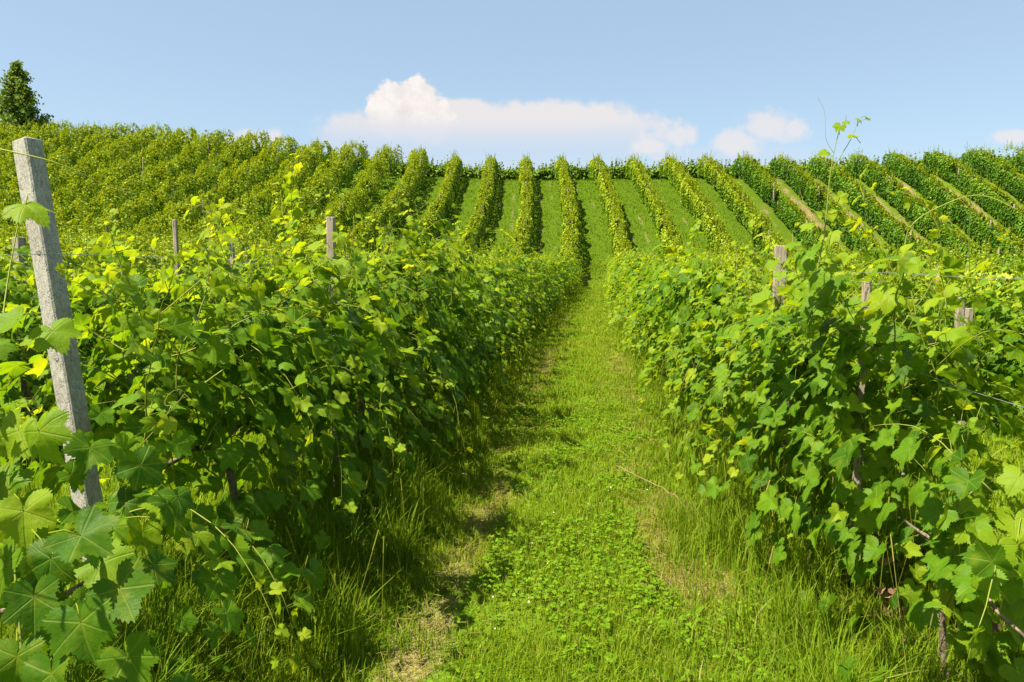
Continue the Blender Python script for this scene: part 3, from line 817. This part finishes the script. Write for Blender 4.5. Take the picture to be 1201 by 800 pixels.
# ------------------------------------------------------------------ posts
def box_post(base, top, wx, wy, rz, name, label, group, mat_=M_WOOD, bev=.008, g=rng, cat='post'):
    base = np.array(base, float); top = np.array(top, float); L = np.linalg.norm(top - base)
    t = Buf(); n = 12
    zs = np.linspace(-.15, L, n)
    prof = []
    hx, hy = wx / 2, wy / 2
    cs = [(-hx + bev, -hy), (hx - bev, -hy), (hx, -hy + bev), (hx, hy - bev), (hx - bev, hy), (-hx + bev, hy), (-hx, hy - bev), (-hx, -hy + bev)]
    V = []
    for z in zs:
        jx, jy = g.normal(0, wx * .012, 2)
        V += [[c[0] * (1 + g.normal(0, .012)) + jx, c[1] * (1 + g.normal(0, .012)) + jy, z + (g.normal(0, wx * .03) if z == zs[-1] else 0)] for c in cs]
    V += [[c[0] * .86, c[1] * .86, L + wx * .05 + g.normal(0, wx * .02)] for c in cs]
    n += 1
    V = np.array(V); i = np.arange(n - 1)[:, None] * 8; j = np.arange(8)[None]; j2 = (j + 1) % 8
    q = np.stack([i + j, i + j2, i + 8 + j2, i + 8 + j], -1).reshape(-1, 4)
    me = mk_mesh(name, V, [q, (np.arange(8) + (n - 1) * 8)[None]], None, [mat_], smooth=False)
    o = link(name, me); o.location = base
    d = Vector(top - base).normalized()
    o.rotation_mode = 'QUATERNION'
    from mathutils import Quaternion
    o.rotation_quaternion = Vector((0, 0, 1)).rotation_difference(d) @ Quaternion((0, 0, 1), rz)
    tag(o, label, cat, group); return o


v0 = at(141, 812, 1.0) - np.array([0, 0, CAM_H]); t0 = -CAM_H / v0[2]; b0 = v0 * t0 + np.array([0, 0, CAM_H])
main_post = box_post(b0, at(32, 166, t0), .078, .072, R(-16), 'trellis_post', 'big leaning weathered grey square post standing in the near left vine row', 'trellis posts of the front rows', bev=.006)
POST_TOP = at(32, 166, t0)
POST_G = 'trellis posts of the front rows'


def row_post(side, k, y, ztop, wd, label, mat_=M_WOOD, lean=0.0, dx=0):
    x = float(row_x(side, k, y)) + dx; z = float(height(x, y))
    return box_post([x, y, z], [x + lean, y, ztop], wd, wd * .9, rng.uniform(-.3, .3), 'trellis_post', label, POST_G, mat_)


def ray_post(px, py, side, k, wd, label, mat_=M_WOOD_BROWN, dx=0):
    """post in a row, found on the sight line of its top"""
    v = at(px, py, 1.0) - np.array([0, 0, CAM_H]); y = 6.0
    for _ in range(30): y = .5 * y + .5 * float(row_x(side, k, y) + dx) * v[1] / v[0]
    return row_post(side, k, y, CAM_H + v[2] / v[1] * y, wd, label, mat_, dx=dx)


ray_post(916, 289, 1, 1, .085, 'grey wooden post top rising from the leaves of the row right of the path')
ray_post(1017, 327, 1, 1, .04, 'slim grey stake half hidden in leaves in front of the grey post on the right')
ray_post(770, 333, 1, 1, .07, 'brownish stake in the row right of the path where leaves thin out', M_STEEL)
ray_post(388, 255, -1, 1, .055, 'narrow brown-grey post among leaves of the left row, first after the big leaning post')
ray_post(484, 314, -1, 1, .06, 'thin pale stake just showing over the left row, second after the big leaning post')
ray_post(528, 316, -1, 1, .06, 'grey post showing over the left row, third after the big leaning post')
ray_post(628, 306, -1, 1, .08, 'grey post far along the left row, fourth after the big leaning post')
ray_post(22, 279, -1, 2, .085, 'slim grey post just behind the big leaning post, in the second row')
ray_post(147, 297, -1, 2, .085, 'pale grey post standing beyond a dark gap in the second row on the left')
ray_post(205, 258, -1, 2, .05, 'tall thin pale stake rising above the second row on the left')
ray_post(271, 266, -1, 2, .055, 'thin grey stake with a bent shoot beside it in the second left row')
ray_post(1127, 349, 1, 2, .07, 'weathered post of a close pair in the second row on the right, the taller one', dx=-.75)
ray_post(1137, 362, 1, 2, .06, 'weathered post of a close pair in the second row on the right, the shorter one', dx=-.75)

# hillside posts: one mesh, copied
pm = mk_mesh('hill_post', np.array([[sx * .045, sy * .045, z] for z in (-.1, 1.0, 1.98) for sx, sy in ((-1, -1), (1, -1), (1, 1), (-1, 1))] + [[sx * .03, sy * .03, 2.02] for sx, sy in ((-1, -1), (1, -1), (1, 1), (-1, 1))]),
             [np.array([[r * 4 + c, r * 4 + (c + 1) % 4, r * 4 + 4 + (c + 1) % 4, r * 4 + 4 + c] for r in range(3) for c in range(4)]), np.array([[12, 13, 14, 15]])], None, [M_WOOD_BROWN], smooth=False)
proto = None
for side, cnt in ((-1, 15), (1, 11)):
    for k in range(1, cnt + 1):
        b = abs(row_base(side, k)); ys = max(40 if k < 3 else 16, 1.2 * b if side < 0 else 1.62 * b)
        cntp = 0
        for y in np.arange(ys + (k * 1.7) % 4, 65, 7.0):
            x = float(row_x(side, k, y)); cntp += 1
            o = link('trellis_post', pm) if proto is None else proto.copy()
            if proto is None: proto = o
            else: COL.objects.link(o)
            o.location = (x + float(rng.normal(0, .04)), float(y), float(height(x, y)) - float(rng.uniform(0, .3))); o.rotation_euler = (float(rng.normal(0, .035)), float(rng.normal(0, .035)), float(rng.uniform(0, 1)))
            tag(o, f'thin grey post in the {ordw(k)} hill row {"left" if side < 0 else "right"} of the path, {ordw(cntp)} going uphill', 'post', 'trellis posts on the hill')

# ------------------------------------------------------------------ wires
def wire(pts, r, label, group, name='trellis_wire', m_=M_WIRE, cat='wire'):
    t = Buf(); add_tube(t, pts, r, r, 5); o = link(name, t.mesh(name, [m_])); tag(o, label, cat, group); return o


def post_at(z):
    tp = at(32, 166, t0); f = (z - b0[2]) / (tp[2] - b0[2]); return b0 + (tp - b0) * f + np.array([.035, -.03, 0])


def row_wire(side, k, z, y0, y1, label, sag=.012, r=.001, first=None):
    y = np.arange(y0, y1, .8); x = row_x(side, k, y)
    zz = height(x, y) + z + sag * np.sin(y * 1.1) + rng.normal(0, .004, len(y))
    pts = np.stack([x + .03 * np.sin(y * .7), y, zz], 1)
    if first is not None: pts = np.concatenate([[first], pts[1:]])
    return wire(pts, r, label, 'trellis wires')


row_wire(-1, 1, .66, 2.73, 38, 'lowest trellis wire strung along the row left of the path', first=post_at(.66))
row_wire(-1, 1, 1.22, 2.73, 38, 'middle trellis wire strung along the row left of the path', first=post_at(1.22))
row_wire(-1, 1, 1.60, .6, 38, 'topmost trellis wire strung along the row left of the path')
row_wire(1, 1, .48, 1.2, 38, 'lower trellis wire strung along the row right of the path')
row_wire(1, 1, 1.15, 1.2, 38, 'middle trellis wire strung along the row right of the path')
row_wire(1, 1, 1.55, 1.2, 38, 'topmost trellis wire strung along the row right of the path')
row_wire(1, 2, 1.62, 4, 21, 'trellis wire along the tops of the second right row')
row_wire(-1, 2, 1.55, 3.5, 21, 'trellis wire along the tops of the second left row')
row_wire(1, 1, .10, 1.5, 9, 'ground wire running low through the grass under the right row', .03)


# ------------------------------------------------------------------ close-up shoots and leaves, parts of the nearest vines
def child_world(o, parent):
    bpy.context.view_layer.update()
    o.data.transform(parent.matrix_world.inverted()); o.parent = parent


def curve(pts, n=24):
    pts = np.array(pts); t = np.concatenate([[0], np.cumsum(np.linalg.norm(np.diff(pts, axis=0), axis=1))]); u = np.linspace(0, t[-1], n)
    p = np.stack([np.interp(u, t, pts[:, c]) for c in range(3)], 1)
    for _ in range(3): p[1:-1] = (p[:-2] + 2 * p[1:-1] + p[2:]) / 4
    return p


CAMP = np.array([0, 0, CAM_H]); UP = np.array([0, 0, 1.])
for zf in (.33, .61, .80):
    pb = Buf(); c = b0 + (POST_TOP - b0) * zf + np.array([.0, -.036, 0])
    add_tube(pb, curve([c + [-.012, .01, 0], c + [-.012, -.008, 0], c + [.012, -.008, 0], c + [.012, .01, 0]], 10), .0016, .0016, 5)
    bpy.context.view_layer.update(); o = link('staple', pb.mesh('staple', [M_STEEL])); o.data.transform(main_post.matrix_world.inverted()); o.parent = main_post
# left: big leaves in front of the post
fl = Buf()
spec = [(30, 240, 2.3, .085, (.8, -.3), .6, .35), (62, 388, 2.15, .075, (.5, -.5), .5, .25), (18, 376, 2.1, .07, (-.6, -.5), .45, .2),
        (46, 506, 1.75, .092, (.35, -.8), .5, .25), (22, 505, 1.8, .085, (-.3, -.8), .55, .5), (28, 600, 1.7, .08, (.3, -.8), .62, .45),
        (95, 628, 1.6, .098, (.75, -.35), .12, 0), (60, 655, 1.62, .09, (-.1, -.9), .08, 0), (140, 690, 1.6, .10, (.6, -.6), .12, .05), (40, 700, 1.58, .09, (.2, -.8), .1, 0),
        (95, 730, 1.5, .10, (.3, -.9), .2, 0), (20, 770, 1.55, .09, (.1, -.9), .2, .1), (150, 770, 1.6, .09, (.5, -.7), .25, .1), (60, 790, 1.5, .10, (.1, -.9), .15, 0),
        (120, 660, 1.75, .09, (.5, -.3), .5, .2), (10, 660, 1.7, .09, (-.2, -.9), .3, .1), (10, 560, 1.8, .085, (-.5, -.6), .35, .1)]
right = np.array(CAM_M @ Vector((1, 0, 0))); upv = np.array(CAM_M @ Vector((0, 1, 0))); back = np.array(CAM_M @ Vector((0, 0, 1)))
P, T, Nn, S, Rn, Yg = [], [], [], [], [], []
for (px, py, d, s, (tx, ty), rn, yg) in spec:
    P.append(at(px, py, d)); T.append(right * tx + upv * ty + back * .25); Nn.append(back * .45 + UP * .75 + right * rng.normal(0, .2)); S.append(s); Rn.append(rn); Yg.append(yg)
    if s > .085: S[-1] *= .84
P, T, Nn, S, Rn, Yg = map(np.array, (P, T, Nn, S, Rn, Yg))
def single_leaves(P, T, Nn, S, Rn, Yg, parent, off):
    stem0 = P + np.array(off) + rng.normal(0, .03, P.shape)
    for k in range(len(P)):
        b = Buf(); q = slice(k, k + 1)
        add_leaves(b, T_HI, P[q], T[q], Nn[q], S[q], Rn[q], Yg[q], rng)
        add_tube(b, [stem0[k], (stem0[k] + P[k]) / 2 + [0, 0, .01], P[k]], .0018, .0014, 4, .95, .5)
        child_world(link('leaf', b.mesh('single_leaf', [M_LEAF_HI])), parent)


single_leaves(P, T, Nn, S, Rn, Yg, front_l, (-.05, .05, .01))
t = Buf()
add_tube(t, curve([at(-70, 160, 2.35), at(0, 175, 2.3), at(60, 188, 2.3), at(100, 205, 2.35), at(130, 222, 2.4), at(163, 229, 2.45)]), .0035, .0012, 5, .9, 1.0)
o = link('long_shoot', t.mesh('long_shoot', [M_SHOOT])); child_world(o, front_l); o['label'] = 'thin yellow shoot crossing in front of the post'
t = Buf()
add_tube(t, curve([at(-40, 900, 1.7), at(0, 620, 1.9), at(-5, 450, 2.0), at(8, 330, 2.2), at(25, 245, 2.3)]), .004, .002, 5, .5, .5)
add_tube(t, curve([at(30, 830, 1.6), at(15, 640, 1.8), at(8, 560, 1.85), at(20, 480, 1.9)]), .004, .002, 5, .3, .3)
o = link('cane', t.mesh('cane', [M_SHOOT])); child_world(o, front_l)

specr = [(1140, 590, 2.5, .07), (1170, 640, 2.35, .08), (1190, 610, 2.4, .075), (1125, 655, 2.6, .07), (1158, 700, 2.5, .08), (1188, 735, 2.4, .075), (1128, 560, 2.7, .065), (1195, 560, 2.4, .07),
         (1140, 760, 2.55, .07), (1105, 705, 2.7, .06), (1175, 680, 2.45, .075), (1150, 640, 2.5, .07), (1195, 790, 2.4, .08), (1165, 775, 2.5, .07), (1120, 610, 2.6, .06), (1185, 660, 2.4, .07), (1130, 725, 2.6, .065), (1200, 700, 2.35, .08)]
P = np.array([at(a, b, d) for a, b, d, _ in specr]); n = len(P)
single_leaves(P, right * rng.normal(-.2, .6, (n, 1)) + upv * rng.uniform(-.9, -.3, (n, 1)) + back * .3, back * .4 + UP * .75 + rng.normal(0, .25, (n, 3)), np.array([q[3] for q in specr]), rng.uniform(.45, .8, n), rng.uniform(.05, .5, n), near_r, (.015, .04, -.03))

def bury(cx, top, bot, n, d, parent, hw=20):
    P = np.array([at(cx + rng.uniform(-hw, hw), rng.uniform(top, bot), d + rng.uniform(-.15, .1)) for _ in range(n)])
    single_leaves(P, right * rng.normal(0, .6, (n, 1)) + upv * rng.uniform(-.9, -.2, (n, 1)) + back * .3, back * .35 + UP * .8 + rng.normal(0, .3, (n, 3)), rng.uniform(.05, .075, n), rng.uniform(.35, .8, n), rng.uniform(.05, .45, n), parent, (.02, .04, -.05))


bury(1165, 600, 790, 26, 2.5, near_r, 48)
bury(1090, 640, 720, 10, 3.0, near_r, 30)
bury(388, 300, 362, 20, 4.5, mid_l)
bury(384, 268, 300, 3, 4.5, mid_l, 14)
bury(916, 346, 372, 8, 5.5, front_r, 14)
bury(1017, 350, 440, 22, 3.75, front_r, 18)
bury(1010, 440, 620, 22, 3.3, front_r, 30)
bury(1132, 402, 480, 14, 3.4, front_r, 22)
bury(1131, 372, 390, 3, 4.2, front_r, 14)

# right: a tall shoot standing against the sky, curling shoots beside it
t = Buf(); lf = Buf(); D = 4.0
add_tube(t, curve([at(940, 430, D), at(952, 350, D), at(968, 270, D), at(972, 215, D), at(980, 165, D), at(988, 142, D)]), .0055, .0018, 6, .7, .7)
add_tube(t, curve([at(975, 200, D), at(988, 180, D), at(1000, 160, D), at(1006, 142, D), at(1020, 139, D)]), .003, .001, 5, .6, .7)
add_tube(t, curve([at(978, 180, D), at(968, 165, D), at(968, 130, D), at(958, 112, D)], 16), .0013, .0006, 4, .6, .7)
add_tube(t, curve([at(972, 220, D), at(955, 212, D), at(948, 205, D)], 10), .002, .001, 4, .6, .7)
add_tube(t, curve([at(962, 300, D), at(935, 215, D * 1.02), at(945, 200, D)], 16), .002, .001, 4, .8, .8)
sprig = [(985, 148, .045, .5, .4), (992, 142, .03, .5, .5), (1000, 160, .038, .4, .3), (1006, 140, .03, .5, .6), (1018, 139, .02, .3, .3), (968, 178, .045, .6, .5), (985, 232, .05, .8, .8), (972, 252, .06, .7, .7), (958, 250, .05, .7, .6),
         (950, 265, .06, .6, .5), (975, 275, .07, .6, .6), (990, 262, .06, .5, .4), (945, 300, .07, .5, .4), (970, 310, .075, .5, .5), (995, 300, .07, .6, .5), (955, 335, .08, .5, .3), (935, 345, .07, .4, .3), (985, 340, .075, .4, .3)]
P = np.array([at(a, b, D + rng.normal(0, .05)) for a, b, *_ in sprig]); n = len(P)
single_leaves(P, right * rng.normal(0, .8, (n, 1)) + upv * rng.uniform(-.8, .2, (n, 1)) + back * .3, back * .5 + UP * .7 + rng.normal(0, .35, (n, 3)), np.array([s[2] for s in sprig]), np.array([s[3] for s in sprig]), np.array([s[4] for s in sprig]), front_r, (-.01, 0, -.03))
o = link('tall_shoot', t.mesh('tall_shoot', [M_SHOOT])); child_world(o, front_r); o['label'] = 'tall thin shoot standing up against the sky'
t = Buf()
add_tube(t, curve([at(1085, 420, 3.4), at(1060, 300, 3.4), at(1062, 262, 3.4), at(1100, 243, 3.35), at(1146, 223, 3.3), at(1175, 236, 3.25), at(1200, 250, 3.2)]), .004, .0018, 5, .6, .8)
add_tube(t, curve([at(1020, 430, 3.6), at(1018, 345, 3.6), at(1030, 300, 3.5), at(1042, 292, 3.5)], 16), .003, .0012, 5, .9, .9)
add_tube(t, curve([at(1150, 430, 3.2), at(1135, 300, 3.2), at(1140, 210, 3.2), at(1134, 165, 3.2)], 16), .003, .001, 5, .1, 0)
o = link('long_shoot', t.mesh('long_shoot', [M_SHOOT])); child_world(o, front_r); o['label'] = 'arching yellowish shoot above the vine tops'

# ------------------------------------------------------------------ loose things on the ground
t = Buf()
pts = [at(722, 545, 5.65), at(752, 570, 5.2), at(790, 592, 4.85), at(830, 632, 4.15)]
pts = np.array(pts); pts[:, 2] = height(pts[:, 0], pts[:, 1]) + np.array([.05, .09, .11, .06])
add_tube(t, curve(pts, 20) + rng.normal(0, .004, (20, 3)), .004, .002, 6, .9, 0)
o = link('dry_cane', t.mesh('dry_cane', [M_DRY])); tag(o, 'pale dry pruned cane lying in the grass on the right edge of the path', 'stick')
dl = Buf(); n = 160
x = np.concatenate([rng.normal(1.55, .16, n), rng.normal(-1.6, .3, 40)]); y = np.concatenate([rng.normal(3.45, .22, n), rng.uniform(3, 9, 40)])
zz = height(x, y) + np.concatenate([np.abs(rng.normal(0, .09, n)), np.full(40, .02)]); m = len(x)
add_leaves(dl, T_MID, np.stack([x, y, zz], 1), rng.normal(0, 1, (m, 3)) * np.array([1, 1, .5]), rng.normal(0, .7, (m, 3)) + UP, rng.uniform(.025, .055, m), rng.random(m), rng.uniform(0, .3, m), rng, flat=2.)
tag(link('dead_leaves', dl.mesh('dead_leaves', [M_DRY])), 'heap of brown dead vine leaves around the foot of the right row', 'dead leaves', kind='stuff')


# ------------------------------------------------------------------ tree on the ridge
def ridge_tree():
    g = np.random.default_rng(9)
    bx, by = at(24, 150, 84)[:2]; bz = float(height(bx, by)) - .2
    top = at(22, 74, 84)[2]; Hh = top - bz
    e = link('ridge_tree', None); e.location = (bx, by, bz)
    tag(e, 'lone dark green tree with a pointed crown behind the hill on the left', 'tree')
    t = Buf(); add_tube(t, curve([[0, 0, -.3], [.1, 0, Hh * .4], [0, .1, Hh * .8], [0, 0, Hh * .97]]), .24, .03, 8)
    cr = Buf(); nb = 85
    for k in range(nb):
        f = k / nb; z = Hh * (.12 + .86 * f); rmax = 4.1 * (1 - f) ** .95 * (.45 + .8 * g.random()) + .12
        a = k * 2.399 + g.normal(0, .3); tip = np.array([math.cos(a) * rmax, math.sin(a) * rmax, z + rmax * .22 + g.normal(0, .15)])
        base = np.array([0, 0, z - .3 * rmax])
        add_tube(t, curve([base, (base + tip) / 2 + [0, 0, .1], tip], 6), .06 * (1 - f) + .015, .012, 5)
        m = int(190 * (.35 + rmax / 3)); s = g.uniform(.1, 1.08, m) ** .7
        cpos = base + (tip - base) * s[:, None] + g.normal(0, 1, (m, 3)) * (.16 + .26 * rmax / 3) * np.array([1, 1, .8])
        add_leaves(cr, T_FAR, cpos, g.normal(0, 1, (m, 3)) + np.array([0, 0, -.3]), g.normal(0, .6, (m, 3)) + UP, g.uniform(.17, .30, m), np.clip(g.normal(.45, .2, m), 0, 1), g.uniform(0, .4, m), g)
    link('trunk', t.mesh('tree_trunk', [M_TRUNK]), e); link('crown', cr.mesh('tree_crown', [M_TREE]), e)


ridge_tree()
